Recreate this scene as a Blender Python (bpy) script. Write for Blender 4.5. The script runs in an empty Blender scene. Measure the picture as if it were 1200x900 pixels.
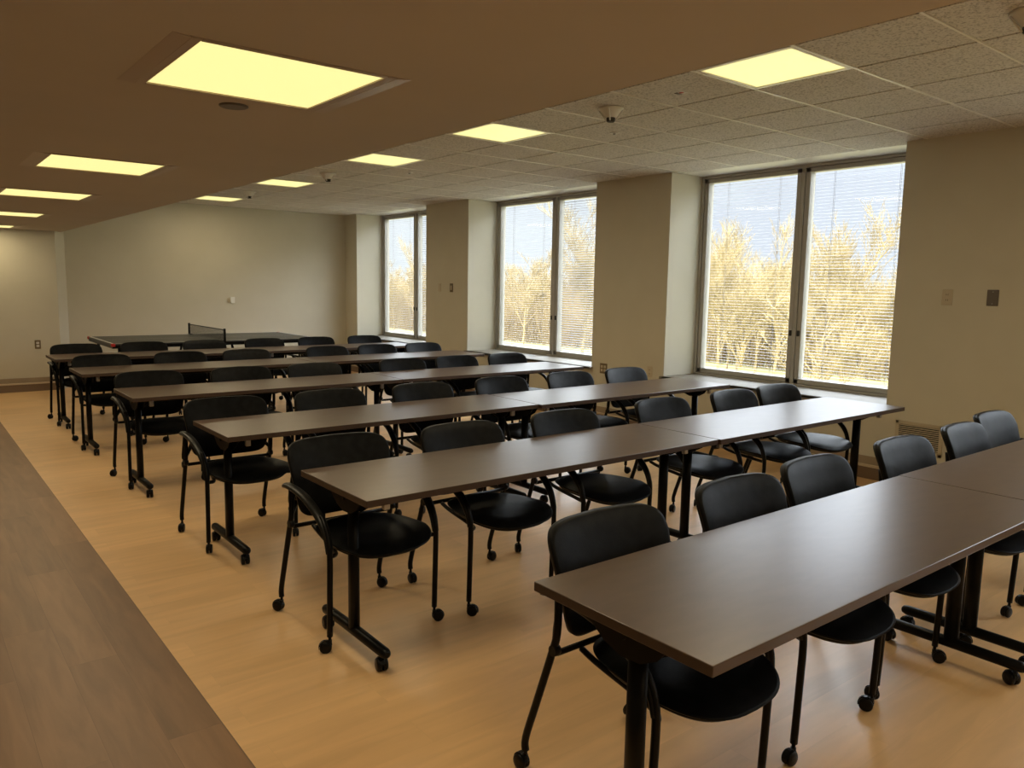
import bpy, bmesh, math, random
from mathutils import Vector, Matrix
random.seed(7)
PI = math.pi
scene = bpy.context.scene
C = scene.collection

# ------------------------------------------------------------------ camera
YAW, PITCH, ROLL, FPX = 0.672, 0.126, 0.017, 908.8
CAM = Vector((-1.357, -0.98, 1.559))
fw = Vector((math.sin(YAW)*math.cos(PITCH), math.cos(YAW)*math.cos(PITCH), -math.sin(PITCH)))
rt = Vector((math.cos(YAW), -math.sin(YAW), 0)); up = rt.cross(fw)
cr, sr = math.cos(ROLL), math.sin(ROLL)
rt, up = cr*rt + sr*up, -sr*rt + cr*up
cd = bpy.data.cameras.new('camera'); cam = bpy.data.objects.new('camera', cd); C.objects.link(cam)
M = Matrix((rt, up, -fw)).transposed().to_4x4(); M.translation = CAM
cam.matrix_world = M
cd.sensor_width = 36; cd.lens = FPX/1200*36; cd.clip_start = 0.02; cd.clip_end = 500
scene.camera = cam

# ------------------------------------------------------------------ light
vs = scene.view_settings
vs.view_transform = 'Standard'; vs.look = 'None'; vs.gamma = 1; vs.use_curve_mapping = False
vs.exposure = 0.0
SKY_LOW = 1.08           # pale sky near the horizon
SKY_HIGH = 13.5           # unseen upper sky, raised well above the visible band to light the room
SUN = 3.2
LAMP = 1.0
LAMPCOL = (1.0, 0.90, 0.36)
LAMPW = 11.0             # watts of each ceiling panel's own light
LAMPLIGHT = (1.0, 0.82, 0.54)
w = bpy.data.worlds.new('world'); scene.world = w; w.use_nodes = True
nt = w.node_tree; nt.nodes.clear()
o_ = nt.nodes.new('ShaderNodeOutputWorld'); b_ = nt.nodes.new('ShaderNodeBackground')
tc = nt.nodes.new('ShaderNodeTexCoord'); mp = nt.nodes.new('ShaderNodeMapping')
mp.inputs['Scale'].default_value = (1.5, 1.5, 2.6)
no = nt.nodes.new('ShaderNodeTexNoise'); no.inputs['Scale'].default_value = 2.2; no.inputs['Detail'].default_value = 6
ra = nt.nodes.new('ShaderNodeValToRGB')
ra.color_ramp.elements[0].position = 0.38; ra.color_ramp.elements[0].color = (0.76, 0.82, 0.94, 1)
ra.color_ramp.elements[1].position = 0.58; ra.color_ramp.elements[1].color = (0.88, 0.94, 1.0, 1)
nt.links.new(tc.outputs['Generated'], mp.inputs[0]); nt.links.new(mp.outputs[0], no.inputs[0])
nt.links.new(no.outputs[0], ra.inputs[0]); nt.links.new(ra.outputs[0], b_.inputs[0])
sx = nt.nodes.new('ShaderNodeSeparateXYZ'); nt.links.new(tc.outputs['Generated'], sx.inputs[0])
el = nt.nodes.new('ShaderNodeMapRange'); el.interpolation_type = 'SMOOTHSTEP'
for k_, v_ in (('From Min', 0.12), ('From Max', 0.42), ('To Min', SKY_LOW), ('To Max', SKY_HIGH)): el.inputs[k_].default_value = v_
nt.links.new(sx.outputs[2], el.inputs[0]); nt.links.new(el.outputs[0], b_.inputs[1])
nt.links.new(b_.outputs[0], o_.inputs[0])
sd = bpy.data.lights.new('sun', 'SUN'); sd.energy = SUN; sd.angle = 0.01; sd.color = (1, 0.93, 0.8)
so = bpy.data.objects.new('sun', sd); C.objects.link(so)
so.rotation_euler = (Vector((0.75, 0.35, -0.62))).to_track_quat('-Z', 'Y').to_euler()

# ------------------------------------------------------------------ materials
def mat(name, col, rough=0.5, metal=0.0, spec=0.5, **kw):
    m = bpy.data.materials.new(name); m.use_nodes = True
    n = m.node_tree.nodes['Principled BSDF']
    n.inputs['Base Color'].default_value = (*col, 1); n.inputs['Roughness'].default_value = rough
    n.inputs['Metallic'].default_value = metal; n.inputs['Specular IOR Level'].default_value = spec
    return m
def N(m, t, **kw):
    n = m.node_tree.nodes.new(t)
    for k, v in kw.items():
        if hasattr(n, k): setattr(n, k, v)
    return n
def texmix(m, c1, c2, scale, lo=0.35, hi=0.65, detail=4, stretch=(1, 1, 1), bump=0.0, bscale=None):
    nt = m.node_tree; p = nt.nodes['Principled BSDF']
    tc = N(m, 'ShaderNodeTexCoord'); mp = N(m, 'ShaderNodeMapping'); mp.inputs['Scale'].default_value = stretch
    no = N(m, 'ShaderNodeTexNoise'); no.inputs['Scale'].default_value = scale; no.inputs['Detail'].default_value = detail
    r = N(m, 'ShaderNodeValToRGB'); e = r.color_ramp.elements
    e[0].position = lo; e[0].color = (*c1, 1); e[1].position = hi; e[1].color = (*c2, 1)
    L = nt.links.new
    L(tc.outputs['Object'], mp.inputs[0]); L(mp.outputs[0], no.inputs[0]); L(no.outputs[0], r.inputs[0]); L(r.outputs[0], p.inputs['Base Color'])
    if bump:
        b = N(m, 'ShaderNodeBump'); b.inputs['Strength'].default_value = bump; b.inputs['Distance'].default_value = 0.002
        n2 = N(m, 'ShaderNodeTexNoise'); n2.inputs['Scale'].default_value = bscale or scale*3; n2.inputs['Detail'].default_value = 3
        L(tc.outputs['Object'], n2.inputs[0]); L(n2.outputs[0], b.inputs['Height']); L(b.outputs[0], p.inputs['Normal'])
    return m
def planks(name, base, rough, along_y, length, width, grain=(0.8, 1.2), tone=0.16, seam=0.75):
    m = mat(name, base, rough); nt = m.node_tree; p = nt.nodes['Principled BSDF']; L = nt.links.new
    tc = N(m, 'ShaderNodeTexCoord'); mp = N(m, 'ShaderNodeMapping')
    if along_y: mp.inputs['Rotation'].default_value = (0, 0, PI/2)
    L(tc.outputs['Object'], mp.inputs[0])
    br = N(m, 'ShaderNodeTexBrick'); br.inputs['Scale'].default_value = 1
    br.inputs['Brick Width'].default_value = length; br.inputs['Row Height'].default_value = width
    br.inputs['Mortar Size'].default_value = 0.0008; br.inputs['Mortar Smooth'].default_value = 0.3; br.offset = 0.37
    br.inputs['Color1'].default_value = (1-tone,)*3 + (1,); br.inputs['Color2'].default_value = (1+tone,)*3 + (1,)
    br.inputs['Mortar'].default_value = (seam,)*3 + (1,)
    L(mp.outputs[0], br.inputs[0])
    # grain, stretched along the plank and shifted by the plank's own tone
    m2 = N(m, 'ShaderNodeMapping'); m2.inputs['Scale'].default_value = (1.3, 10, 1); L(mp.outputs[0], m2.inputs[0])
    ad = N(m, 'ShaderNodeVectorMath', operation='ADD'); L(m2.outputs[0], ad.inputs[0])
    sc = N(m, 'ShaderNodeVectorMath', operation='SCALE'); sc.inputs['Scale'].default_value = 37; L(br.outputs[0], sc.inputs[0]); L(sc.outputs[0], ad.inputs[1])
    no = N(m, 'ShaderNodeTexNoise'); no.inputs['Scale'].default_value = 1.6; no.inputs['Detail'].default_value = 7; no.inputs['Distortion'].default_value = 0.6
    L(ad.outputs[0], no.inputs[0])
    mr = N(m, 'ShaderNodeMapRange'); mr.inputs['From Min'].default_value = 0.3; mr.inputs['From Max'].default_value = 0.7
    mr.inputs['To Min'].default_value = grain[0]; mr.inputs['To Max'].default_value = grain[1]; L(no.outputs[0], mr.inputs[0])
    v1 = N(m, 'ShaderNodeVectorMath', operation='SCALE'); L(br.outputs[0], v1.inputs[0]); L(mr.outputs[0], v1.inputs['Scale'])
    v2 = N(m, 'ShaderNodeVectorMath', operation='MULTIPLY'); v2.inputs[1].default_value = base; L(v1.outputs[0], v2.inputs[0])
    L(v2.outputs[0], p.inputs['Base Color'])
    b = N(m, 'ShaderNodeBump'); b.inputs['Strength'].default_value = 0.12; b.inputs['Distance'].default_value = 0.001
    L(no.outputs[0], b.inputs['Height']); L(b.outputs[0], p.inputs['Normal'])
    return m

M_floor = planks('light_wood_floor', (0.76, 0.485, 0.235), 0.34, False, 1.25, 0.16, (0.92, 1.07), 0.05, 0.92)
M_dark = planks('brown_wood_floor', (0.25, 0.142, 0.072), 0.45, True, 1.22, 0.18, (0.8, 1.18), 0.14, 0.7)
M_wall = texmix(mat('wall_paint', (0.6, 0.55, 0.45), 0.8), (0.575, 0.54, 0.435), (0.595, 0.56, 0.455), 3, bump=0.15, bscale=180)
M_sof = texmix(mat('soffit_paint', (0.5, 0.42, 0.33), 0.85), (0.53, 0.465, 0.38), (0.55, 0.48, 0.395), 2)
M_tile = texmix(mat('ceiling_tile', (0.6, 0.56, 0.5), 0.9), (0.37, 0.345, 0.315), (0.66, 0.625, 0.575), 90, 0.36, 0.50, 5, bump=0.4, bscale=120)
M_grid = mat('ceiling_grid', (0.80, 0.77, 0.70), 0.35)
M_gap = mat('ceiling_grid_shade', (0.30, 0.27, 0.23), 0.7)  # darker grid colour paints the shadow into the recessed lines
M_frame = mat('window_frame_metal', (0.42, 0.405, 0.37), 0.45, 0.0)
M_sill = mat('sill_stone', (0.24, 0.215, 0.175), 0.55)
M_blind = mat('blind_slat', (0.27, 0.275, 0.30), 0.5)
M_base = texmix(mat('baseboard_vinyl', (0.3, 0.23, 0.16), 0.6), (0.30, 0.235, 0.165), (0.33, 0.26, 0.18), 6)
M_base2 = mat('baseboard_plinth', (0.19, 0.13, 0.085), 0.5)
M_base3 = mat('baseboard_ledge_lit', (0.55, 0.45, 0.32), 0.5)  # pale colour stands in for the light caught along the ledge
M_top = texmix(mat('laminate_top', (0.12, 0.07, 0.045), 0.30, 0, 0.9), (0.085, 0.054, 0.036), (0.105, 0.068, 0.046), 9, 0.3, 0.7, 3, stretch=(1, 3, 1))
M_edge = mat('laminate_edge', (0.052, 0.029, 0.017), 0.45)
M_metal = mat('black_powder_coat', (0.004, 0.004, 0.004), 0.36, 0, 0.15)
M_pad = texmix(mat('black_vinyl', (0.014, 0.015, 0.017), 0.42, 0, 0.10), (0.004, 0.0042, 0.0045), (0.008, 0.0085, 0.009), 25, bump=0.25, bscale=300)
M_shell = mat('black_shell_plastic', (0.006, 0.006, 0.006), 0.45, 0, 0.2)
M_arm = mat('black_arm_plastic', (0.009, 0.009, 0.008), 0.42, 0, 0.25)
M_cast = mat('caster_plastic', (0.004, 0.004, 0.004), 0.35, 0, 0.2)
M_steel = mat('caster_steel', (0.5, 0.5, 0.5), 0.3, 1.0)
M_white = mat('white_plastic', (0.75, 0.73, 0.68), 0.4)
M_beige = mat('beige_plastic', (0.52, 0.45, 0.33), 0.4)
M_grey = mat('grey_plate', (0.13, 0.11, 0.09), 0.4)
M_brownp = mat('brown_plate', (0.16, 0.115, 0.06), 0.4)
M_darkslot = mat('dark_slot', (0.02, 0.018, 0.015), 0.6)
M_ppt = texmix(mat('tennis_top', (0.05, 0.06, 0.06), 0.4), (0.030, 0.032, 0.030), (0.036, 0.038, 0.036), 5)
M_red = mat('red_corner', (0.5, 0.02, 0.015), 0.4)
M_line = mat('white_line', (0.75, 0.75, 0.72), 0.5)
M_trimd = mat('light_trim', (0.45, 0.36, 0.28), 0.35)
M_grass = texmix(mat('winter_grass', (0.4, 0.38, 0.15), 0.9), (0.19, 0.165, 0.055), (0.26, 0.22, 0.085), 0.4)
M_bark = texmix(mat('winter_bark', (0.42, 0.33, 0.19), 0.9), (0.21, 0.155, 0.062), (0.33, 0.25, 0.11), 1.2)
M_bark2 = texmix(mat('brush_twigs', (0.5, 0.36, 0.2), 0.9), (0.20, 0.138, 0.052), (0.30, 0.215, 0.088), 0.5)
m = mat('lamp_diffuser', (0.8, 0.8, 0.7), 0.5); M_lamp = m
m.node_tree.nodes['Principled BSDF'].inputs['Emission Color'].default_value = (*LAMPCOL, 1)
m.node_tree.nodes['Principled BSDF'].inputs['Emission Strength'].default_value = LAMP
# thin window glass: mostly clear, with a fresnel reflection
m = bpy.data.materials.new('window_glass'); m.use_nodes = True; M_glass = m
nt = m.node_tree; nt.nodes.clear()
o_ = nt.nodes.new('ShaderNodeOutputMaterial'); mx = nt.nodes.new('ShaderNodeMixShader')
tr = nt.nodes.new('ShaderNodeBsdfTransparent'); tr.inputs[0].default_value = (0.96, 0.97, 0.96, 1)
gl = nt.nodes.new('ShaderNodeBsdfGlossy'); gl.inputs['Roughness'].default_value = 0.02
lw = nt.nodes.new('ShaderNodeLayerWeight'); lw.inputs[0].default_value = 0.5
pw = nt.nodes.new('ShaderNodeMath'); pw.operation = 'POWER'; pw.inputs[1].default_value = 5; nt.links.new(lw.outputs['Facing'], pw.inputs[0])
fr = nt.nodes.new('ShaderNodeMath'); fr.operation = 'MULTIPLY_ADD'; fr.inputs[1].default_value = 0.6; fr.inputs[2].default_value = 0.006; nt.links.new(pw.outputs[0], fr.inputs[0])
nt.links.new(fr.outputs[0], mx.inputs[0]); nt.links.new(tr.outputs[0], mx.inputs[1]); nt.links.new(gl.outputs[0], mx.inputs[2]); nt.links.new(mx.outputs[0], o_.inputs[0])
# net: woven cords, see-through between
m = mat('net_mesh', (0.02, 0.02, 0.02), 0.7); M_net = m
nt = m.node_tree; p = nt.nodes['Principled BSDF']; p.inputs['Alpha'].default_value = 1.0

# ------------------------------------------------------------------ mesh helpers
def newbm(): return bmesh.new()
def box(bm, x0, x1, y0, y1, z0, z1, mi=0, bevel=0.0, seg=2, rot=None, piv=None):
    r = bmesh.ops.create_cube(bm, size=1)
    vsx = r['verts']
    for v in vsx: v.co = Vector(((x0+x1)/2 + v.co.x*(x1-x0), (y0+y1)/2 + v.co.y*(y1-y0), (z0+z1)/2 + v.co.z*(z1-z0)))
    fs = set(f for v in vsx for f in v.link_faces)
    for f in fs: f.material_index = mi
    if bevel:
        es = set(e for v in vsx for e in v.link_edges)
        rr = bmesh.ops.bevel(bm, geom=list(es), offset=bevel, segments=seg, affect='EDGES', profile=0.5)
        for f in rr['faces']: f.material_index = mi; f.smooth = True
        vsx = list(set(v for f in rr['faces'] for v in f.verts) | set(v for v in vsx if v.is_valid))
    if rot is not None:
        bmesh.ops.rotate(bm, verts=[v for v in vsx if v.is_valid], cent=piv or Vector(((x0+x1)/2, (y0+y1)/2, (z0+z1)/2)), matrix=rot)
    return vsx
def smoothpath(pts, n=5):
    P = [Vector(p) for p in pts]
    if len(P) < 3: return P
    out = []
    for i in range(len(P)-1):
        p0 = P[max(i-1, 0)]; p1 = P[i]; p2 = P[i+1]; p3 = P[min(i+2, len(P)-1)]
        for k in range(n):
            t = k/n
            out.append(0.5*((2*p1) + (p2-p0)*t + (2*p0-5*p1+4*p2-p3)*t*t + (3*p1-p0-3*p2+p3)*t**3))
    out.append(P[-1]); return out
def tube(bm, pts, r, sides=10, mi=0, r2=None, flat=None, caps=True):
    """r may be a number or a list per point; flat=(a,b) scales the two cross axes"""
    P = [Vector(p) for p in pts]; n = len(P)
    rs = r if isinstance(r, (list, tuple)) else [r + ((r2-r)*i/(n-1) if r2 is not None else 0) for i in range(n)]
    t0 = (P[1]-P[0]).normalized()
    a = Vector((1, 0, 0)) if abs(t0.x) < 0.9 else Vector((0, 1, 0))
    nx = (a - t0*a.dot(t0)).normalized()
    rings = []; pt = t0
    for i in range(n):
        t = (P[min(i+1, n-1)] - P[max(i-1, 0)]).normalized()
        nx = (nx - t*nx.dot(t)).normalized(); ny = t.cross(nx)
        fa, fb = flat or (1, 1)
        rings.append([bm.verts.new(P[i] + rs[i]*(fa*math.cos(2*PI*k/sides)*nx + fb*math.sin(2*PI*k/sides)*ny)) for k in range(sides)])
    for i in range(n-1):
        for k in range(sides):
            f = bm.faces.new((rings[i][k], rings[i][(k+1) % sides], rings[i+1][(k+1) % sides], rings[i+1][k])); f.smooth = True; f.material_index = mi
    if caps:
        f = bm.faces.new(rings[0][::-1]); f.material_index = mi
        f = bm.faces.new(rings[-1]); f.material_index = mi
def lathe(bm, prof, cx, cy, cz, axis='z', seg=20, mi=0, sgn=1):
    rings = []
    for r, h in prof:
        ring = []
        for k in range(seg):
            a = 2*PI*k/seg; c, s = r*math.cos(a), r*math.sin(a); h2 = h*sgn
            co = (cx+c, cy+s, cz+h2) if axis == 'z' else ((cx+h2, cy+c, cz+s) if axis == 'x' else (cx+c, cy+h2, cz+s))
            ring.append(bm.verts.new(co))
        rings.append(ring)
    for i in range(len(rings)-1):
        for k in range(seg):
            f = bm.faces.new((rings[i][k], rings[i][(k+1) % seg], rings[i+1][(k+1) % seg], rings[i+1][k])); f.smooth = True; f.material_index = mi
    for rg in (rings[0][::-1], rings[-1]):
        f = bm.faces.new(rg); f.material_index = mi
def disc_slab(bm, outline, surf_a, surf_b, rings=7, mi=0):
    """two skins over a closed outline (list of (p,q)), joined at the rim. surf(p,q,r) -> Vector"""
    n = len(outline); cp = sum(o[0] for o in outline)/n; cq = sum(o[1] for o in outline)/n
    def skin(surf):
        c = bm.verts.new(surf(cp, cq, 0)); R = []
        for j in range(1, rings+1):
            r = 1-(1-j/rings)**1.6
            R.append([bm.verts.new(surf(cp+(o[0]-cp)*r, cq+(o[1]-cq)*r, r)) for o in outline])
        return c, R
    ca, A = skin(surf_a); cb, B = skin(surf_b)
    fs = []
    for c, R, fl in ((ca, A, False), (cb, B, True)):
        for k in range(n):
            k2 = (k+1) % n
            v = [c, R[0][k], R[0][k2]]; fs.append(bm.faces.new(v[::-1] if fl else v))
            for j in range(rings-1):
                v = [R[j][k], R[j+1][k], R[j+1][k2], R[j][k2]]; fs.append(bm.faces.new(v[::-1] if fl else v))
    for k in range(n):
        k2 = (k+1) % n
        fs.append(bm.faces.new((A[-1][k], B[-1][k], B[-1][k2], A[-1][k2])))
    for f in fs: f.smooth = True; f.material_index = mi
def obj(name, bm, m, parent=None, loc=None, recalc=True):
    if recalc: bmesh.ops.recalc_face_normals(bm, faces=bm.faces[:])
    me = bpy.data.meshes.new(name); bm.to_mesh(me); bm.free()
    for mm in (m if isinstance(m, (list, tuple)) else [m]): me.materials.append(mm)
    o = bpy.data.objects.new(name, me); C.objects.link(o)
    if parent: o.parent = parent
    if loc is not None: o.location = loc
    return o
def tag(o, label=None, cat=None, group=None, kind=None):
    if label: o['label'] = label
    if cat: o['category'] = cat
    if group: o['group'] = group
    if kind: o['kind'] = kind
    return o
def empty(name, loc=(0, 0, 0), rz=0):
    o = bpy.data.objects.new(name, None); C.objects.link(o); o.location = loc; o.rotation_euler = (0, 0, rz); o.empty_display_size = 0.1
    return o
def copy_tree(o, parent=None):
    c = o.copy(); C.objects.link(c)
    if parent: c.parent = parent
    for ch in list(KIDS.get(o.name, [])):
        k = copy_tree(ch, c); KIDS.setdefault(c.name, []).append(k)
    return c
KIDS = {}
def part(name, bm, m, parent, loc=None, rz=0):
    o = obj(name, bm, m, parent, loc); o.rotation_euler = (0, 0, rz); KIDS.setdefault(parent.name, []).append(o); return o
def struct(name, bm, m): return tag(obj(name, bm, m), kind='structure')

# ------------------------------------------------------------------ room
XW = 4.98; XG = 5.50; ZS = 2.20; ZT = 2.745; XS = 0.54; XSEAM = -0.54
YL = 11.46; YM = 11.80; YB = -5.2; XL = -3.6
bm = newbm(); box(bm, XSEAM, 5.6, YB, 12.1, -0.12, 0); struct('floor', bm, M_floor)
bm = newbm(); box(bm, XL-0.15, XSEAM, YB, 12.1, -0.12, 0); struct('floor', bm, M_dark)
bm = newbm(); box(bm, XSEAM-0.0015, XSEAM+0.0015, YB, YL, 0, 0.0008); struct('trim_1', bm, M_base2)
# low ceiling (soffit) with its fascia
SL = [(-0.385, 1.55+2.39*i) for i in range(-2, 5)]     # light centres in the low ceiling
SLY = [-3.2, -0.85, 1.55, 4.06, 6.10, 8.52, 10.95]
bm = newbm()
hw = 0.315
x0, x1 = -0.385-hw, -0.385+hw
box(bm, XL, x0, YB, 12.1, ZS, ZS+0.3); box(bm, x1, XS, YB, 12.1, ZS, ZS+0.3)
ye = [YB] + [v for y in SLY for v in (y-hw, y+hw)] + [12.1]
for i in range(0, len(ye), 2): box(bm, x0, x1, ye[i], ye[i+1], ZS, ZS+0.3)
box(bm, XS-0.08, XS, YB, 12.1, ZS+0.3, 3.0)
struct('ceiling', bm, M_sof)
bm = newbm(); box(bm, XL-0.2, 5.8, YB-0.2, 12.3, 3.0, 3.15); struct('ceiling', bm, M_sof)   # slab above both ceilings
# suspended tile ceiling
GX = [XS, 0.95, 1.545, 2.14, 2.735, 3.33, 3.925, 4.52, 5.12]; GY0 = 1.275; GP = 0.6075
tl = [0, 4, 7, 11, 15, -4, -8]
bm = newbm(); g = 0.008
ks = range(-11, 18)
for i in range(len(GX)-1):
    for k in ks:
        ya, yb = GY0+k*GP, GY0+(k+1)*GP
        if ya > 12: continue
        if i == 3 and k in tl: continue
        xa = GX[i]+g; xb = GX[i+1]-g
        box(bm, xa, xb, ya+g, min(yb, 12.1)-g, ZT-0.006, ZT+0.02, 0, 0.0025, 1)
struct('ceiling', bm, M_tile)
bm = newbm()
for x in GX[1:-1]: box(bm, x-g-0.001, x+g+0.001, YB, 12.1, ZT+0.004, ZT+0.012, 1)
for k in ks:
    y = GY0+k*GP
    if y < 12: box(bm, XS, 5.12, y-0.0065, y+0.0065, ZT-0.009, ZT+0.012, 0)
box(bm, 5.12-0.015, 5.6, YB, 12.1, ZT-0.003, ZT+0.03, 0)      # plain strip over the windows
struct('ceiling', bm, [M_grid, M_gap])
# walls
WY = [(-5.0, -2.65), (-1.51, 0.84), (2.04, 4.41), (5.50, 8.02), (9.12, 11.37)]    # window bays
bm = newbm()
ys = [YB] + [v for a in WY for v in a] + [12.1]
for i in range(0, len(ys), 2): box(bm, XW, 5.62, ys[i], ys[i+1], 0, 3.0)
for a, b in WY: box(bm, XW, 5.62, a, b, 0, 0.615)
for a, b in WY: box(bm, 5.44, 5.62, a, b, ZT+0.01, 3.0)
struct('wall_right', bm, M_wall)
bm = newbm()
v = [bm.verts.new((x, y, z)) for z in (0, 3.0) for x, y in ((XL, YL), (0.435, YL), (0.60, YM), (XW+0.02, YM), (XW+0.02, 12.1), (XL, 12.1))]
bm.faces.new(v[:6][::-1]); bm.faces.new(v[6:])
for k in range(6): bm.faces.new((v[k], v[(k+1) % 6], v[6+(k+1) % 6], v[6+k]))
struct('wall_back', bm, M_wall)
bm = newbm(); box(bm, XL-0.15, XL, YB, 12.1, 0, 3.0); struct('wall_left', bm, M_wall)
bm = newbm(); box(bm, XL-0.15, 5.62, YB-0.15, YB, 0, 3.0); struct('wall_front', bm, M_wall)
# baseboards: flat band, ledge painted bright as if catching light, darker plinth
def baseboard(name, segs):
    bm = newbm()
    for (xa, ya, xb, yb, nx, ny) in segs:
        for z0, z1, t, mi in ((0.10, 0.19, 0.010, 0), (0.10, 0.122, 0.026, 2), (0.0, 0.102, 0.020, 1)):
            x0, x1 = min(xa, xb, xa+nx*t, xb+nx*t), max(xa, xb, xa+nx*t, xb+nx*t)
            y0, y1 = min(ya, yb, ya+ny*t, yb+ny*t), max(ya, yb, ya+ny*t, yb+ny*t)
            box(bm, x0, x1, y0, y1, z0, z1, mi, 0.002, 1)
    tag(obj(name, bm, [M_base, M_base2, M_base3]), kind='structure')
baseboard('baseboard_right', [(XW, YB, XW, YM, -1, 0)])
baseboard('baseboard_back', [(XL, YL, 0.43, YL, 0, -1), (0.60, YM, XW, YM, 0, -1)])
baseboard('baseboard_left', [(XL, YB, XL, YL, 1, 0)])

# windows
tilts = {0: (4, 4), 1: (6, 6), 2: (10, 3), 3: (30, 6), 4: (30, 12)}
def slat_blind(bm, ya, yb, z0, z1, x, tilt, pitch=0.030, wd=0.021):
    n = int((z1-z0)/pitch); c, s = math.cos(math.radians(tilt)), math.sin(math.radians(tilt))
    for k in range(n):
        z = z1-0.01-(k+0.5)*pitch
        pts = []
        for j, u in enumerate((-1, -0.35, 0.35, 1)):
            h = 0.0024*(1-u*u)
            pts.append((x + u*wd/2*c, z + u*wd/2*s + h))
        for (xa, za), (xb, zb) in zip(pts[:-1], pts[1:]):
            v = [bm.verts.new(p) for p in ((xa, ya, za), (xb, ya, zb), (xb, yb, zb), (xa, yb, za))]
            f = bm.faces.new(v); f.smooth = True
    for y in (ya+(yb-ya)*0.2, ya+(yb-ya)*0.8):
        for dx in (-wd/2, wd/2): box(bm, x+dx-0.0005, x+dx+0.0005, y-0.001, y+0.001, z0, z1)
for wi, (a, b) in enumerate(WY):
    W = empty('window_%d' % (wi+1), (XG, (a+b)/2, 0.635)); W['kind'] = 'structure'
    ox, oy, oz = XG, (a+b)/2, 0.635
    def bx(bm, x0, x1, y0, y1, z0, z1, mi=0, bev=0.003): box(bm, x0-ox, x1-ox, y0-oy, y1-oy, z0-oz, z1-oz, mi, bev, 1)
    mid = (a+b)/2; zb, zt = 0.635, 2.738
    bm = newbm()
    bx(bm, 5.47, 5.60, a, a+0.03, zb, zt); bx(bm, 5.47, 5.60, b-0.03, b, zb, zt)
    bx(bm, 5.47, 5.60, a, b, zt-0.025, zt); bx(bm, 5.47, 5.60, a, b, zb, zb+0.022); bx(bm, 5.478, 5.60, mid-0.018, mid+0.018, zb, zt)
    part('window_frame', bm, M_frame, W)
    for s, (ya, yb) in enumerate(((a+0.03, mid-0.018), (mid+0.018, b-0.03))):
        bm = newbm(); f = 0.052; e = 0.004
        z0, z1 = zb+0.022+e, zt-0.025-e
        bx(bm, 5.485, 5.575, ya+e, ya+f, z0, z1); bx(bm, 5.485, 5.575, yb-f, yb-e, z0, z1)
        bx(bm, 5.485, 5.575, ya+e, yb-e, z0, z0+0.045); bx(bm, 5.485, 5.575, ya+e, yb-e, z1-0.04, z1)
        sash = part('sash', bm, M_frame, W)
        bm = newbm(); bx(bm, 5.508, 5.512, ya+f, yb-f, z0+0.045, z1-0.04, 0, 0); g_ = part('glass', bm, M_glass, sash)
        bm = newbm(); slat_blind(bm, ya+f+0.012-oy, yb-f-0.012-oy, z0+0.05-oz, z1-0.045-oz, 5.545-ox, tilts[wi][s])
        bl = part('blind', bm, M_blind, sash)
        yl = yb-0.024 if s == 0 else ya+0.024
        bm = newbm(); bx(bm, 5.472, 5.488, yl-0.013, yl+0.013, 1.12, 1.175, 0, 0.004); part('lock', bm, M_darkslot, sash)
    bm = newbm(); bx(bm, 4.935, 5.60, a-0.0, b+0.0, 0.612, 0.637, 0, 0.005); bx(bm, 4.935, 4.975, a-0.03, b+0.03, 0.605, 0.637, 0, 0.005); part('window_sill', bm, M_sill, W)
    pl = bpy.data.lights.new('portal', 'AREA'); pl.shape = 'RECTANGLE'; pl.size = b-a-0.1; pl.size_y = 2.05; pl.cycles.is_portal = True
    po = bpy.data.objects.new('portal', pl); C.objects.link(po); po.location = (5.65, mid, 1.69)
    po.rotation_euler = Matrix(((0, 0, 1), (1, 0, 0), (0, 1, 0))).to_euler()

# ------------------------------------------------------------------ ceiling lights
def lamp_panel(name, cx, cy, z, h, label, group, wing, dim=1.0):
    t = empty(name, (cx, cy, z)); tag(t, label, 'ceiling light', group)
    bm = newbm(); fz = 0.004; d = 0.030
    for (x0, x1, y0, y1) in ((-h, -h+d, -h, h), (h-d, h, -h, h), (-h+d, h-d, -h, -h+d*0.6), (-h+d, h-d, h-d*0.6, h)):
        box(bm, x0, x1, y0, y1, -fz, 0.03, 0, 0.0015, 1)
    part('frame', bm, M_trimd if wing else M_grid, t)
    if wing:
        for s in (-1, 1):
            bm = newbm()
            v = [bm.verts.new(p) for p in ((s*h, -h, -0.004), (s*h, h, -0.004), (s*(h+0.050), h+0.01, -0.0005), (s*(h+0.050), -h-0.01, -0.0005), (s*h, -h, 0.0), (s*h, h, 0.0), (s*(h+0.050), h+0.01, 0.0), (s*(h+0.050), -h-0.01, 0.0))]
            for q in ((0, 1, 2, 3), (4, 5, 6, 7), (0, 1, 5, 4), (1, 2, 6, 5), (2, 3, 7, 6), (3, 0, 4, 7)): bm.faces.new([v[i] for i in q])
            part('side_trim', bm, M_trimd, t)
    bm = newbm(); box(bm, -h+d, h-d, -h+d*0.6, h-d*0.6, 0.002, 0.008); part('diffuser', bm, M_lamp, t)
    ad = bpy.data.lights.new('panel_light', 'AREA'); ad.shape = 'SQUARE'; ad.size = 2*(h-d); ad.energy = LAMPW*dim; ad.color = LAMPLIGHT
    ao = bpy.data.objects.new('panel_light', ad); C.objects.link(ao); ao.location = (cx, cy, z-0.008)
    return t
ordn = ['nearest and largest', 'second nearest', 'middle', 'second farthest', 'farthest']
for i, y in enumerate(SLY):
    lb = 'square glowing panel in the plain low ceiling, %s of five' % ordn[i-2] if i >= 2 else 'square glowing panel in the low ceiling beside or behind the viewpoint'
    lamp_panel('ceiling_light', -0.385, y, ZS, 0.31, lb, 'square light panels in the low ceiling' if i >= 2 else 'low ceiling panels out of view', True, 0.55 if y > 10 else 1.0)
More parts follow.
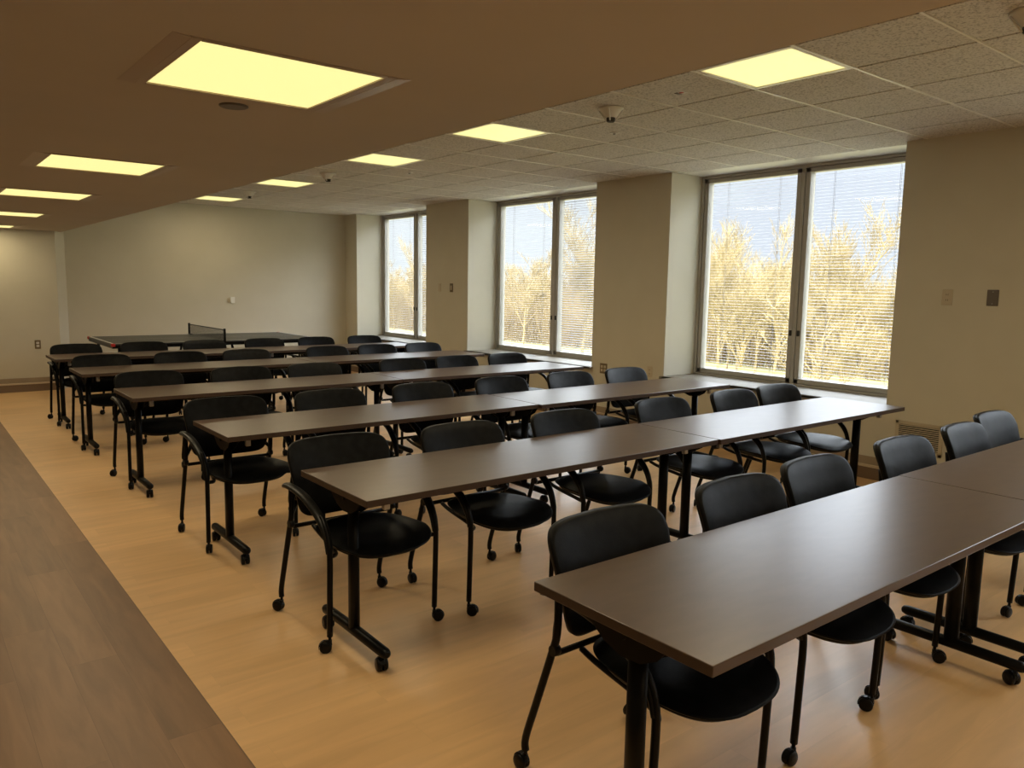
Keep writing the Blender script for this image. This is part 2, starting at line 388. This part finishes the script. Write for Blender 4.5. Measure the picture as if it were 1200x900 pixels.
for n_, k in enumerate(tl):
    y = GY0+(k+0.5)*GP
    lb = 'square glowing panel set in the tile grid, %s of five' % ordn[n_] if n_ < 5 else 'square glowing panel in the tile grid behind the viewpoint'
    lamp_panel('ceiling_light', 2.4375, y, ZT-0.004, 0.292, lb, 'square light panels in the tile ceiling' if n_ < 5 else 'tile ceiling panels out of view', False)

# ------------------------------------------------------------------ caster meshes
def caster_bm(R=0.0255, stem=0.03, wide=0.019, ztop=None):
    """twin wheel caster: wheel contact at z=0, offset along +y, stem at origin"""
    bm = newbm(); off = 0.018
    for s in (-1, 1):
        lathe(bm, [(R*0.55, 0.0), (R*0.9, 0.001), (R, 0.004), (R, wide*0.6), (R*0.85, wide*0.78), (R*0.3, wide*0.8)], s*0.002, off, R, 'x', 18, 0, s)
    # hood over the wheels
    pts = []
    for k in range(9):
        a = math.radians(-15 + 175*k/8)
        pts.append((math.cos(a)*(R+0.004), math.sin(a)*(R+0.004)))
    hw_ = wide*0.42
    va = [[bm.verts.new((x, off+p, R+q)) for p, q in pts] for x in (-hw_, hw_)]
    vb = [[bm.verts.new((x, off+p*0.9, R+q*0.9)) for p, q in pts] for x in (-hw_, hw_)]
    for k in range(8):
        bm.faces.new((va[0][k], va[0][k+1], va[1][k+1], va[1][k])); bm.faces.new((vb[0][k], vb[1][k], vb[1][k+1], vb[0][k+1]))
        bm.faces.new((va[0][k], vb[0][k], vb[0][k+1], va[0][k+1])); bm.faces.new((va[1][k], va[1][k+1], vb[1][k+1], vb[1][k]))
    tube(bm, [(0, 0, R), (0, 0, 2*R+0.004)], 0.009, 10); tube(bm, [(0, 0, 2*R-0.002), (0, 0, 2*R+stem)], 0.0065, 10)
    return bm
def bm_mesh(name, bm, m):
    bmesh.ops.recalc_face_normals(bm, faces=bm.faces[:]); me = bpy.data.meshes.new(name); bm.to_mesh(me); bm.free(); me.materials.append(m); return me
ME_caster = bm_mesh('caster', caster_bm(), M_cast)
ME_tcaster = bm_mesh('caster', caster_bm(0.028, 0.006, 0.026), M_cast)
def add_mesh(name, me, parent, loc, rz=0):
    o = bpy.data.objects.new(name, me); C.objects.link(o); o.parent = parent; o.location = loc; o.rotation_euler = (0, 0, rz)
    KIDS.setdefault(parent.name, []).append(o); return o

# ------------------------------------------------------------------ chair  (sitter faces -y; origin on the floor)
def superell(a, b, n, cnt, cx=0, cy=0):
    out = []
    for k in range(cnt):
        t = 2*PI*k/cnt; c, s = math.cos(t), math.sin(t)
        out.append((cx + a*math.copysign(abs(c)**(2/n), c), cy + b*math.copysign(abs(s)**(2/n), s)))
    return out
def bprof(z):   # backrest front surface y for height z
    K = [(0.49, 0.125), (0.56, 0.128), (0.64, 0.140), (0.72, 0.163), (0.80, 0.200), (0.87, 0.240)]
    if z <= K[0][0]: return K[0][1]
    for (z0, y0), (z1, y1) in zip(K[:-1], K[1:]):
        if z <= z1: t = (z-z0)/(z1-z0); return y0+(y1-y0)*t
    return K[-1][1]
def make_chair():
    t = empty('armchair')
    # seat cushion
    out = []
    for x, y in superell(0.246, 0.266, 2.8, 64, 0, -0.135):
        tpr = 1.0 - 0.20*min(1, max(0, (y+0.22)/0.35))
        out.append((x*tpr, y))
    def top(x, y, r):
        d = 0.012*(1-r**2) ; wf = -0.030*max(0, (-0.20-y)/0.2)**1.5
        sad = 0.010*(abs(x)/0.237)**2 - 0.004
        return Vector((x*(1 if r < 1 else 0.995), y, 0.470 + d + wf + sad - 0.012*max(0, r-0.8)/0.2))
    def bot(x, y, r):
        wf = -0.030*max(0, (-0.20-y)/0.2)**1.5
        k = 1 - 0.06*max(0, r-0.7)/0.3
        return Vector((x*k, -0.135+(y+0.135)*k, 0.430 + wf + 0.016*r**4 + 0.004))
    bm = newbm(); disc_slab(bm, out, top, bot, 8); seat = part('seat', bm, M_pad, t)
    def top2(x, y, r): return bot(x, y, r) + Vector((0, 0, 0.001))
    def bot2(x, y, r):
        v = bot(x, y, r); k = 1-0.05*r; return Vector((v.x*k, -0.135+(v.y+0.135)*k, v.z-0.014-0.010*(1-r*r)))
    bm = newbm(); disc_slab(bm, out, top2, bot2, 6); part('seat_pan', bm, M_shell, seat)
    # backrest pad
    out = []
    for x, z in superell(0.257, 0.170, 7.0, 72, 0, 0.656):
        v = (z-0.486)/0.340
        out.append((x*(0.86+0.17*min(1, v*1.5) - 0.03*v) + 0, z + 0.007*(1-(x/0.268)**2)*(1 if v > 0.5 else -0.8)))
    def f(x, z, r): return Vector((x, bprof(z) - 0.042*(x/0.268)**2 - 0.0 + 0.014*max(0, r-0.75)**2*16*0.6, z))
    def b(x, z, r): return Vector((x, bprof(z) - 0.042*(x/0.268)**2 + 0.036 - 0.012*max(0, r-0.75)**2*16*0.6, z))
    bm = newbm(); disc_slab(bm, out, f, b, 8); back = part('backrest', bm, M_pad, t)
    def b1(x, z, r): return Vector((x*0.985, bprof(z) - 0.042*(x/0.268)**2 + 0.030 , 0.656+(z-0.656)*0.985))
    def b2(x, z, r): return Vector((x*0.955, bprof(z) - 0.042*(x/0.268)**2 + 0.046 , 0.656+(z-0.656)*0.955))
    bm = newbm(); disc_slab(bm, out, b1, b2, 5); part('back_shell', bm, M_shell, back)
    R = 0.0125
    for s in (-1, 1):
        X = s*0.262
        # front leg: up from caster, bends back into the arm
        bm = newbm(); tube(bm, smoothpath([(X, -0.262, 0.07), (X, -0.268, 0.25), (X, -0.272, 0.42), (X, -0.262, 0.48), (X, -0.235, 0.535), (X, -0.19, 0.578)], 4), R, 12)
        lg = part('leg', bm, M_metal, t); add_mesh('caster', ME_caster, lg, (X, -0.262, 0), random.uniform(-1, 4))
        # rear leg: short upright, long rake, then rises to the arm
        bm = newbm(); tube(bm, smoothpath([(X, 0.262, 0.07), (X, 0.262, 0.115), (X, 0.215, 0.25), (X, 0.148, 0.44), (X, 0.124, 0.52), (X, 0.122, 0.635)], 4), R, 12)
        lg = part('leg', bm, M_metal, t); add_mesh('caster', ME_caster, lg, (X, 0.262, 0), random.uniform(-1, 4))
        # arm
        bm = newbm()
        P = smoothpath([(X+s*0.004, 0.188, 0.628), (X+s*0.008, 0.145, 0.641), (X+s*0.010, 0.05, 0.642), (X+s*0.010, -0.05, 0.629), (X+s*0.008, -0.14, 0.598), (X+s*0.003, -0.205, 0.556), (X, -0.250, 0.500), (X, -0.270, 0.435)], 4)
        n = len(P); rr = [0.019 if i > 3 else 0.012+0.007*i/4 for i in range(n)]; rr = [r if i < n-8 else r-(i-(n-9))*0.0006 for i, r in enumerate(rr)]
        tube(bm, P, rr, 12, flat=(1.15, 0.72)); part('armrest', bm, M_arm, t)
        # seat rail and the link to the rear leg
        bm = newbm(); tube(bm, smoothpath([(X*0.60, 0.125, 0.440), (X*0.62, 0.05, 0.424), (X*0.70, -0.12, 0.412), (X*0.80, -0.22, 0.412), (X*0.93, -0.262, 0.420), (X, -0.272, 0.424)], 4), 0.010, 10)
        part('seat_rail', bm, M_metal, t)
        # back upright from the rear leg into the shell
        bm = newbm(); tube(bm, smoothpath([(X, 0.130, 0.50), (X*0.90, 0.155, 0.53), (X*0.78, 0.172, 0.60), (X*0.74, 0.190, 0.70)], 4), 0.011, 10)
        lathe(bm, [(0.017, -0.012), (0.019, 0.0), (0.017, 0.012)], X, 0.132, 0.462, 'x', 12)
        part('back_bracket', bm, M_shell, t)
    bm = newbm(); tube(bm, [(-0.25, 0.135, 0.448), (0.25, 0.135, 0.448)], 0.010, 10); part('cross_bar', bm, M_metal, t)
    return t

# ------------------------------------------------------------------ training table (origin: floor, front left corner; depth +y)
TW, TD, TH = 2.158, 0.612, 0.737
def make_table():
    t = empty('training_table')
    bm = newbm(); box(bm, 0, TW, 0, TD, TH-0.028, TH, 1, 0.0025, 2)
    for f in bm.faces:
        if f.normal.z > 0.9 and f.calc_center_median().z > TH-0.001: f.material_index = 0
    bm.normal_update()
    for f in bm.faces:
        if f.normal.z > 0.9: f.material_index = 0
    part('tabletop', bm, [M_top, M_edge], t)
    bm = newbm(); tube(bm, [(0.11, 0.335, 0.672), (TW-0.11, 0.335, 0.672)], 0.019, 12); part('cross_beam', bm, M_metal, t)
    for x, s in ((0.095, 1), (TW-0.095, -1)):
        bm = newbm(); tube(bm, [(x, 0.30, 0.10), (x, 0.30, 0.66)], 0.024, 16, flat=(0.95, 1.25)); lg = part('leg', bm, M_metal, t)
        bm = newbm()
        P = [(x, 0.012, 0.088), (x, 0.018, 0.088), (x, 0.034, 0.088), (x, 0.30, 0.090), (x, 0.566, 0.088), (x, 0.584, 0.088), (x, 0.590, 0.088)]
        tube(bm, P, [0.010, 0.018, 0.0235, 0.0245, 0.0235, 0.018, 0.010], 14, flat=(1.0, 0.95)); part('foot', bm, M_metal, lg)
        add_mesh('caster', ME_tcaster, lg, (x, 0.052, 0), random.uniform(-0.6, 0.6)+PI*random.choice((0, 1)))
        add_mesh('caster', ME_tcaster, lg, (x, 0.545, 0), random.uniform(-0.6, 0.6)+PI*random.choice((0, 1)))
        bm = newbm()
        box(bm, x-0.028, x+0.028, 0.065, 0.545, TH-0.040, TH-0.0285, 0, 0.003, 1)
        # folding hinge: rounded plate beneath the top with pivot and brace
        pr = [(0.15, TH-0.036), (0.48, TH-0.036), (0.45, 0.660), (0.40, 0.625), (0.34, 0.606), (0.27, 0.610), (0.215, 0.640), (0.18, 0.685)]
        for dx in (-0.026, 0.020):
            va = [bm.verts.new((x+dx, p, q)) for p, q in pr]; vb = [bm.verts.new((x+dx+0.006, p, q)) for p, q in pr]
            bm.faces.new(va); bm.faces.new(vb[::-1])
            for k in range(len(pr)): bm.faces.new((va[k], vb[k], vb[(k+1) % len(pr)], va[(k+1) % len(pr)]))
        lathe(bm, [(0.016, -0.036), (0.018, 0), (0.016, 0.036)], x, 0.335, 0.668, 'x', 14)
        part('folding_bracket', bm, M_metal, t)
        bm = newbm(); box(bm, x-0.014+s*0.05, x+0.014+s*0.05, 0.10, 0.125, 0.655, TH-0.028, 0, 0.003, 1); part('latch', bm, M_steel, t)
        bm = newbm(); tube(bm, [(x+s*0.005, 0.30, 0.60), (x+s*0.12, 0.325, 0.69), (x+s*0.15, 0.33, 0.708)], 0.009, 8); part('brace', bm, M_metal, t)
    return t

ROWX = [0.0, 0.0, -0.02, -0.10, -0.13, -0.115]
ROWY = [0.0, 1.60, 3.108, 4.83, 6.535, 8.05]
TSTEP = [0.004, -0.012, -0.028, 0.006, 0.004, 0.0]
rown = ['nearest row', 'second nearest row', 'third nearest row', 'third farthest row', 'second farthest row', 'farthest row']
tproto = make_table(); first = True
for r in range(6):
    for k in range(2):
        o = tproto if first else copy_tree(tproto); first = False
        o.location = (ROWX[r] + k*(TW+0.006), ROWY[r] + (TSTEP[r] if k else 0), 0); o.rotation_euler.z = 0 if k == 0 else 0.001
        tag(o, 'long dark brown table, %s half of the %s of tables' % (('left', 'window side')[k], rown[r]), 'table', 'folding training tables in rows')
CH = [  # centre x, y offset, rotation per row
    [(0.412, -0.05, 0), (1.15, -0.03, 0), (1.75, 0.0, 0.02), (2.55, 0.0, -0.02), (3.28, 0.0, 0.02), (3.92, 0.08, 0.0)],
    [(0.262, 0.0, 0), (0.95, -0.04, 0.01), (1.69, -0.03, 0), (2.59, 0.0, 0.0), (3.37, 0.0, 0.01), (3.96, 0.02, -0.02)],
    [(0.230, 0.01, 0), (0.93, 0.0, 0), (1.665, 0.0, 0), (2.40, 0.0, 0), (3.145, 0.0, 0), (3.835, 0.0, 0)],
    [(0.20, 0.03, 0), (0.925, 0.0, 0), (1.59, 0.0, 0), (2.505, 0.0, 0), (3.145, 0.0, 0), (3.805, 0.0, 0)],
    [(0.175, -0.01, 0), (0.90, 0.0, 0), (1.58, 0.0, 0), (2.51, 0.0, 0), (3.155, 0.0, 0), (3.80, 0.0, 0)],
    [(0.20, -0.03, 0), (0.91, 0.0, 0), (1.60, 0.0, 0), (2.35, 0.0, 0), (3.06, 0.0, 0), (3.78, 0.0, 0)]]
pos = ['leftmost of six', 'second from the left', 'third from the left', 'third from the window side', 'second from the window side', 'closest to the window wall']
cproto = make_chair(); first = True
for r in range(6):
    for k, (x, dy, rz) in enumerate(CH[r]):
        o = cproto if first else copy_tree(cproto)
        if not first:
            for lg in KIDS[o.name]:
                for c in KIDS.get(lg.name, []):
                    if c.name.startswith('caster'): c.rotation_euler.z = random.uniform(0, 6.28)
        first = False
        o.location = (x, ROWY[r]+0.60+dy, 0); o.rotation_euler.z = rz
        tag(o, 'black padded caster armchair in the %s, %s' % (rown[r], pos[k]), 'chair', 'black caster armchairs pushed up to the tables')

# ------------------------------------------------------------------ table tennis table
t = empty('table_tennis_table', (2.09, 10.36, 0)); tag(t, 'dark table tennis table with red corners and a net by the far wall', 'table tennis table')
for s in (-1, 1):
    bm = newbm(); x0, x1 = (-1.37, -0.005) if s < 0 else (0.005, 1.37)
    box(bm, x0, x1, -0.7625, 0.7625, 0.742, 0.76, 0, 0.002, 1)
    e = 0.001
    xs_ = (-1.355, -1.335) if s < 0 else (1.335, 1.355)
    box(bm, xs_[0], xs_[1], -0.755, 0.755, 0.760, 0.7605, 1)
    for y in (-0.755, 0.735): box(bm, x0+0.015*(s < 0), x1-0.015*(s > 0), y, y+0.020, 0.760, 0.7605, 1)
    box(bm, x0+0.01, x1-0.01, -0.0015, 0.0015, 0.760, 0.7605, 1)
    half = part('table_half', bm, [M_ppt, M_line], t)
    bm = newbm()
    for y in (-0.75, 0.735): box(bm, x0+0.01, x1-0.01, y, y+0.015, 0.70, 0.742)
    for x in (x0+0.01, x1-0.03): box(bm, x, x+0.02, -0.74, 0.74, 0.70, 0.742)
    part('apron', bm, M_metal, half)
    for y in (-1, 1):
        bm = newbm(); box(bm, s*1.375-0.045*(s > 0), s*1.375+0.045*(s < 0), y*0.767-0.045*(y > 0), y*0.767+0.045*(y < 0), 0.725, 0.7625, 0, 0.006, 2); part('corner_guard', bm, M_red, t)
        bm = newbm(); tube(bm, [(s*1.26, y*0.64, 0.72), (s*1.26, y*0.64, 0.03)], 0.020, 10); lathe(bm, [(0.028, 0), (0.030, 0.02), (0.02, 0.035)], s*1.26, y*0.64, 0, 'z', 12); part('leg', bm, M_metal, t)
        bm = newbm(); tube(bm, [(s*0.16, y*0.60, 0.70), (s*0.22, y*0.60, 0.30), (s*0.22, y*0.60, 0.05)], 0.018, 10); lathe(bm, [(0.045, -0.012), (0.05, 0), (0.045, 0.012)], s*0.22, y*0.60, 0.05, 'x', 16); part('leg', bm, M_metal, t)
    bm = newbm(); tube(bm, [(s*0.22, -0.60, 0.30), (s*0.22, 0.60, 0.30)], 0.015, 8); tube(bm, [(s*1.26, -0.64, 0.45), (s*1.26, 0.64, 0.45)], 0.015, 8); tube(bm, [(s*0.22, 0, 0.30), (s*1.24, 0, 0.72)], 0.012, 8); part('stretcher', bm, M_metal, t)
bm = newbm()
for k in range(0, 148):
    y = -0.79+1.58*k/147; box(bm, -0.0006, 0.0006, y-0.0008, y+0.0008, 0.768, 0.905)
for k in range(0, 11):
    z = 0.770+0.0125*k; box(bm, -0.0006, 0.0006, -0.79, 0.79, z-0.0008, z+0.0008)
box(bm, -0.003, 0.003, -0.79, 0.79, 0.900, 0.9125)
net = part('net', bm, M_net, t)
for y in (-1, 1):
    bm = newbm(); box(bm, -0.014, 0.014, y*0.80-0.012, y*0.80+0.012, 0.70, 0.925, 0, 0.004, 1); box(bm, -0.018, 0.018, min(y*0.70, y*0.80), max(y*0.70, y*0.80), 0.7605, 0.768, 0, 0.002, 1); box(bm, -0.018, 0.018, min(y*0.765, y*0.80), max(y*0.765, y*0.80), 0.715, 0.73, 0, 0.002, 1); part('net_post', bm, M_metal, t)

# ------------------------------------------------------------------ wall and ceiling fittings
def wallplate(name, label, cat, loc, w_, h_, m, kind, face='x'):
    """plate on a wall; face 'x': normal -x, face 'y': normal -y"""
    t = empty(name, loc); tag(t, label, cat)
    def bx(bm, u0, u1, z0, z1, d0, d1, bev=0.001):
        if face == 'x': box(bm, -d1, -d0, u0, u1, z0, z1, 0, bev, 1)
        else: box(bm, u0, u1, -d1, -d0, z0, z1, 0, bev, 1)
    bm = newbm(); bx(bm, -w_/2, w_/2, -h_/2, h_/2, 0, 0.006, 0.002); part('plate', bm, m, t)
    if kind == 'outlet':
        for z in (-0.021, 0.021):
            bm = newbm(); bx(bm, -0.017, 0.017, z-0.014, z+0.014, 0.006, 0.009, 0.002); so_ = part('socket', bm, M_beige if m is M_beige else M_white, t)
            bm = newbm(); bx(bm, -0.008, -0.005, z-0.006, z+0.006, 0.009, 0.0095, 0); bx(bm, 0.005, 0.008, z-0.006, z+0.006, 0.009, 0.0095, 0); part('slots', bm, M_darkslot, so_)
    if kind == 'double':
        for u in (-0.024, 0.024):
            for z in (-0.021, 0.021):
                bm = newbm(); bx(bm, u-0.016, u+0.016, z-0.015, z+0.015, 0.006, 0.009, 0.002); part('socket', bm, M_beige, t)
    if kind == 'switch':
        bm = newbm(); bx(bm, -0.015, 0.015, -0.032, 0.032, 0.006, 0.010, 0.002); part('rocker', bm, M_beige, t)
    if kind == 'blank':
        bm = newbm(); bx(bm, -0.003, 0.003, 0.040, 0.046, 0.006, 0.007, 0.001); bx(bm, -0.003, 0.003, -0.046, -0.040, 0.006, 0.007, 0.001); part('screws', bm, M_steel, t)
    return t
wallplate('wall_outlet', 'beige outlet plate on right wall, nearer the window of the pair', 'outlet', (XW, 1.638, 1.527), 0.078, 0.118, M_beige, 'outlet')
wallplate('blank_plate', 'dark grey blank wall plate on right wall beside the beige outlet', 'wall plate', (XW, 1.322, 1.530), 0.078, 0.118, M_grey, 'blank')
wallplate('light_switch', 'small beige switch plate on the far pillar, left of the two', 'switch', (XW, 8.74, 1.515), 0.072, 0.118, M_beige, 'switch')
wallplate('light_switch', 'grey brown switch plate on the far pillar, right of the two', 'switch', (XW, 8.43, 1.515), 0.080, 0.125, M_brownp, 'switch')
wallplate('wall_outlet', 'brown double outlet box low on the middle pillar', 'outlet', (XW, 5.30, 0.635), 0.115, 0.118, M_brownp, 'double')
wallplate('wall_outlet', 'pale outlet low on the middle pillar near the window recess', 'outlet', (XW, 4.60, 0.665), 0.072, 0.115, M_beige, 'outlet')
wallplate('wall_outlet', 'brown outlet low on the left part of the far wall', 'outlet', (0.16, YL, 0.645), 0.072, 0.118, M_brownp, 'outlet', 'y')
t = empty('wall_sensor', (2.96, YM, 1.25)); tag(t, 'small white sensor box on the far wall above the table tennis table', 'wall sensor')
bm = newbm(); box(bm, -0.035, 0.035, -0.028, 0, -0.05, 0.05, 0, 0.006, 2); part('case', bm, M_white, t)
bm = newbm(); box(bm, -0.075, -0.035, -0.010, 0, -0.035, 0.030, 0, 0.004, 1); part('bracket', bm, M_beige, t)
# return air grille
t = empty('air_vent', (XW, 1.765, 0.405)); tag(t, 'cream louvred air vent low on the right wall behind the chairs', 'air vent')
bm = newbm(); W2, H2 = 0.185, 0.125
for (y0, y1, z0, z1) in ((-W2, -W2+0.028, -H2, H2), (W2-0.028, W2, -H2, H2), (-W2, W2, -H2, -H2+0.025), (-W2, W2, H2-0.025, H2)):
    box(bm, -0.010, 0, y0, y1, z0, z1, 0, 0.002, 1)
part('frame', bm, M_beige, t)
bm = newbm(); box(bm, -0.002, -0.0005, -W2+0.02, W2-0.02, -H2+0.02, H2-0.02); part('backing', bm, M_darkslot, t)
bm = newbm()
for k in range(13):
    z = -H2+0.032+k*(2*H2-0.064)/12
    box(bm, -0.0095, -0.0015, -W2+0.027, W2-0.027, z-0.0025, z+0.0035, 0, 0, rot=Matrix.Rotation(math.radians(30), 3, 'Y'))
part('louvres', bm, M_beige, t)
# smoke detectors: flared base, cage, dark tip
def detector(x, y, label, sc=1.0):
    t = empty('smoke_detector', (x, y, ZT-0.006)); tag(t, label, 'smoke detector', 'cone shaped smoke detectors on the tile ceiling')
    bm = newbm(); lathe(bm, [(0.062*sc, 0), (0.062*sc, -0.010*sc), (0.050*sc, -0.018*sc), (0.034*sc, -0.038*sc), (0.027*sc, -0.048*sc)], 0, 0, 0, 'z', 28); part('base', bm, M_white, t)
    bm = newbm()
    for k in range(4):
        a = k*PI/2+0.6
        tube(bm, [(0.060*sc*math.cos(a), 0.060*sc*math.sin(a), -0.012*sc), (0.034*sc*math.cos(a), 0.034*sc*math.sin(a), -0.046*sc), (0.022*sc*math.cos(a), 0.022*sc*math.sin(a), -0.062*sc)], 0.004*sc, 6)
    part('cage', bm, M_white, t)
    bm = newbm(); lathe(bm, [(0.022*sc, -0.046*sc), (0.022*sc, -0.062*sc), (0.016*sc, -0.068*sc)], 0, 0, 0, 'z', 20); part('sensor_tip', bm, M_darkslot, t)
detector(2.45, 2.80, 'cone shaped smoke detector above the middle pillar on the tile ceiling', 1.35)
detector(2.43, 7.05, 'cone shaped smoke detector between the middle and far tile ceiling lights', 1.35)
detector(2.42, 9.42, 'farthest cone shaped smoke detector, next to the last tile ceiling light', 1.35)
detector(2.46, 0.36, 'cone shaped smoke detector cut by the top right corner of the view', 1.35)
def sprinkler(x, y, label):
    t = empty('sprinkler_cover', (x, y, ZT-0.006)); tag(t, label, 'sprinkler cover', 'round sprinkler covers on the tile ceiling')
    bm = newbm(); lathe(bm, [(0.036, 0), (0.038, -0.003), (0.034, -0.006)], 0, 0, 0, 'z', 24); part('cover', bm, M_white, t)
    bm = newbm(); lathe(bm, [(0.012, -0.006), (0.012, -0.016), (0.007, -0.02)], 0, 0, 0, 'z', 12); part('head', bm, M_steel, t)
sprinkler(3.06, 3.36, 'small flat round sprinkler cover behind the nearest smoke detector')
sprinkler(3.04, 6.36, 'small round sprinkler cover beside the middle tile ceiling light')
t = empty('ceiling_tag', (2.47, 2.22, ZT-0.0065)); tag(t, 'small red and white marker stuck on the tile ceiling', 'marker')
bm = newbm(); box(bm, -0.03, 0.03, -0.020, 0.020, -0.0012, 0, 0, 0.0004, 1); part('backing', bm, M_white, t)
bm = newbm(); lathe(bm, [(0.015, -0.0012), (0.015, -0.0022)], -0.005, 0.004, 0, 'z', 20); part('red_dot', bm, M_red, t)
bm = newbm(); box(bm, -0.022, 0.022, 0.022, 0.045, -0.004, 0, 0, 0.001, 1); part('clip', bm, M_grey, t)
t = empty('ceiling_cover', (-0.33, 1.985, ZS)); tag(t, 'flat round cover disc on the low ceiling beside the nearest light panel', 'ceiling cover')
bm = newbm(); lathe(bm, [(0.052, 0), (0.052, -0.004), (0.046, -0.007)], 0, 0, 0, 'z', 32); part('disc', bm, M_grey, t)

# ------------------------------------------------------------------ outside: lawn, bare trees, brush
GZ = -4.0
bm = newbm(); v = [bm.verts.new(p) for p in ((5.7, -60, GZ), (220, -60, GZ), (220, 220, GZ), (5.7, 220, GZ))]; bm.faces.new(v)
lawn = obj('lawn', bm, M_grass); lawn['kind'] = 'structure'
def tree_mesh(seed, H, spread, lv=4, nb=(5, 6, 6, 4), r0=0.10, minr=0.010):
    rnd = random.Random(seed); bm = newbm()
    def grow(p, d, L, r, lev):
        n = 4 if lev < 2 else 3
        pts = [p]; q = p.copy(); dd = d.copy()
        for i in range(n):
            dd = (dd + Vector((rnd.uniform(-1, 1), rnd.uniform(-1, 1), rnd.uniform(-0.3, 0.8)))*0.13).normalized()
            q = q + dd*(L/n); pts.append(q.copy())
        tube(bm, pts, max(r, minr), 5 if lev < 2 else 3, r2=max(r*0.45, minr*0.8), caps=False)
        if lev >= lv: return
        for k in range(nb[lev]):
            t_ = rnd.uniform(0.25, 1.0) if lev else rnd.uniform(0.22, 0.95)
            f = t_*n; i = min(int(f), n-1); b = pts[i].lerp(pts[i+1], f-i)
            a = rnd.uniform(0, 2*PI); side = Vector((math.cos(a), math.sin(a), 0))
            td = (pts[i+1]-pts[i]).normalized()
            nd = (td*rnd.uniform(0.5, 0.9) + side*spread*rnd.uniform(0.5, 1.0) + Vector((0, 0, 0.25))).normalized()
            grow(b, nd, L*rnd.uniform(0.42, 0.62), r*0.5, lev+1)
    grow(Vector((0, 0, 0)), Vector((0, 0, 1)), H*0.75, r0, 0)
    me = bpy.data.meshes.new('bare_tree'); bm.to_mesh(me); bm.free(); me.materials.append(M_bark); return me
TM = [tree_mesh(11, 8.2, 0.62, nb=(11, 7, 6, 5)), tree_mesh(12, 7.8, 0.75, nb=(12, 7, 6, 5)), tree_mesh(23, 8.6, 0.5, nb=(12, 7, 6, 5)), tree_mesh(31, 7.4, 0.9, nb=(12, 7, 6, 5))]
def plant(mi, x, y, s, rz, label, group=None):
    o = bpy.data.objects.new('bare_tree', TM[mi]); C.objects.link(o); o.location = (x, y, GZ); o.scale = (s, s, s); o.rotation_euler.z = rz
    tag(o, label, 'tree', group)
def at(px, dist):      # ground point seen in the direction of a pixel column, at a distance
    d = fw + (px-600)/FPX*rt; d.z = 0; d.normalize(); return CAM.x+d.x*dist, CAM.y+d.y*dist
near = [(868, 40, 1, 0.90, 'bare tree with a forked trunk in the left pane of the nearest window'), (985, 44, 0, 0.98, 'tall bare tree at the centre of the right pane, nearest window'),
        (955, 30, 3, 0.70, 'low spreading bare tree at the foot of the right pane, nearest window'), (1045, 38, 2, 0.82, 'bare tree against the right edge of the nearest window'),
        (905, 52, 2, 0.92, 'slender bare tree next to the mullion of the nearest window'), (840, 50, 0, 0.95, 'bare tree at the left edge of the nearest window'),
        (682, 48, 1, 1.12, 'broad bare tree filling the right pane of the middle window'), (612, 75, 3, 1.0, 'pale bare tree in the left pane of the middle window'),
        (640, 84, 2, 1.0, 'thin bare tree beside the middle window mullion'), (462, 95, 1, 0.8, 'bare tree in the left pane of the far window'), (492, 80, 2, 0.9, 'bare tree in the narrow right pane of the far window')]
for i, (px, d, mi, s, lb) in enumerate(near):
    x, y = at(px, d); plant(mi, x, y, s, i*1.3, lb)
rnd = random.Random(5)
for i in range(64):
    if i < 24: px = rnd.uniform(820, 1075); x, y = at(px, rnd.uniform(52, 70))
    else: x = rnd.uniform(50, 66); y = rnd.uniform(14, 150)
    plant(rnd.randrange(4), x, y, rnd.uniform(0.72, 0.95), rnd.uniform(0, 6), 'bare tree standing in the brown woodland beyond the lawn', 'woodland trees beyond the lawn')
# dense brush at the wood's edge: nobody could count it
bm = newbm()
for i in range(26000):
    x = 47+28*rnd.random()**1.3; y = rnd.uniform(5, 150)
    h = rnd.uniform(2.5, 6.2); p = Vector((x, y, GZ)); q = p+Vector((rnd.uniform(-1, 1), rnd.uniform(-1, 1), 0))*h*0.25+Vector((0, 0, h))
    m_ = p.lerp(q, 0.5)+Vector((rnd.uniform(-.3, .3), rnd.uniform(-.3, .3), 0))
    tube(bm, [p, m_, q], 0.035, 3, r2=0.012, caps=False)
me = bpy.data.meshes.new('brush'); bm.to_mesh(me); bm.free(); me.materials.append(M_bark2)
o = bpy.data.objects.new('brush', me); C.objects.link(o); tag(o, 'tangle of brown winter brush along the edge of the lawn', 'brush', kind='stuff')
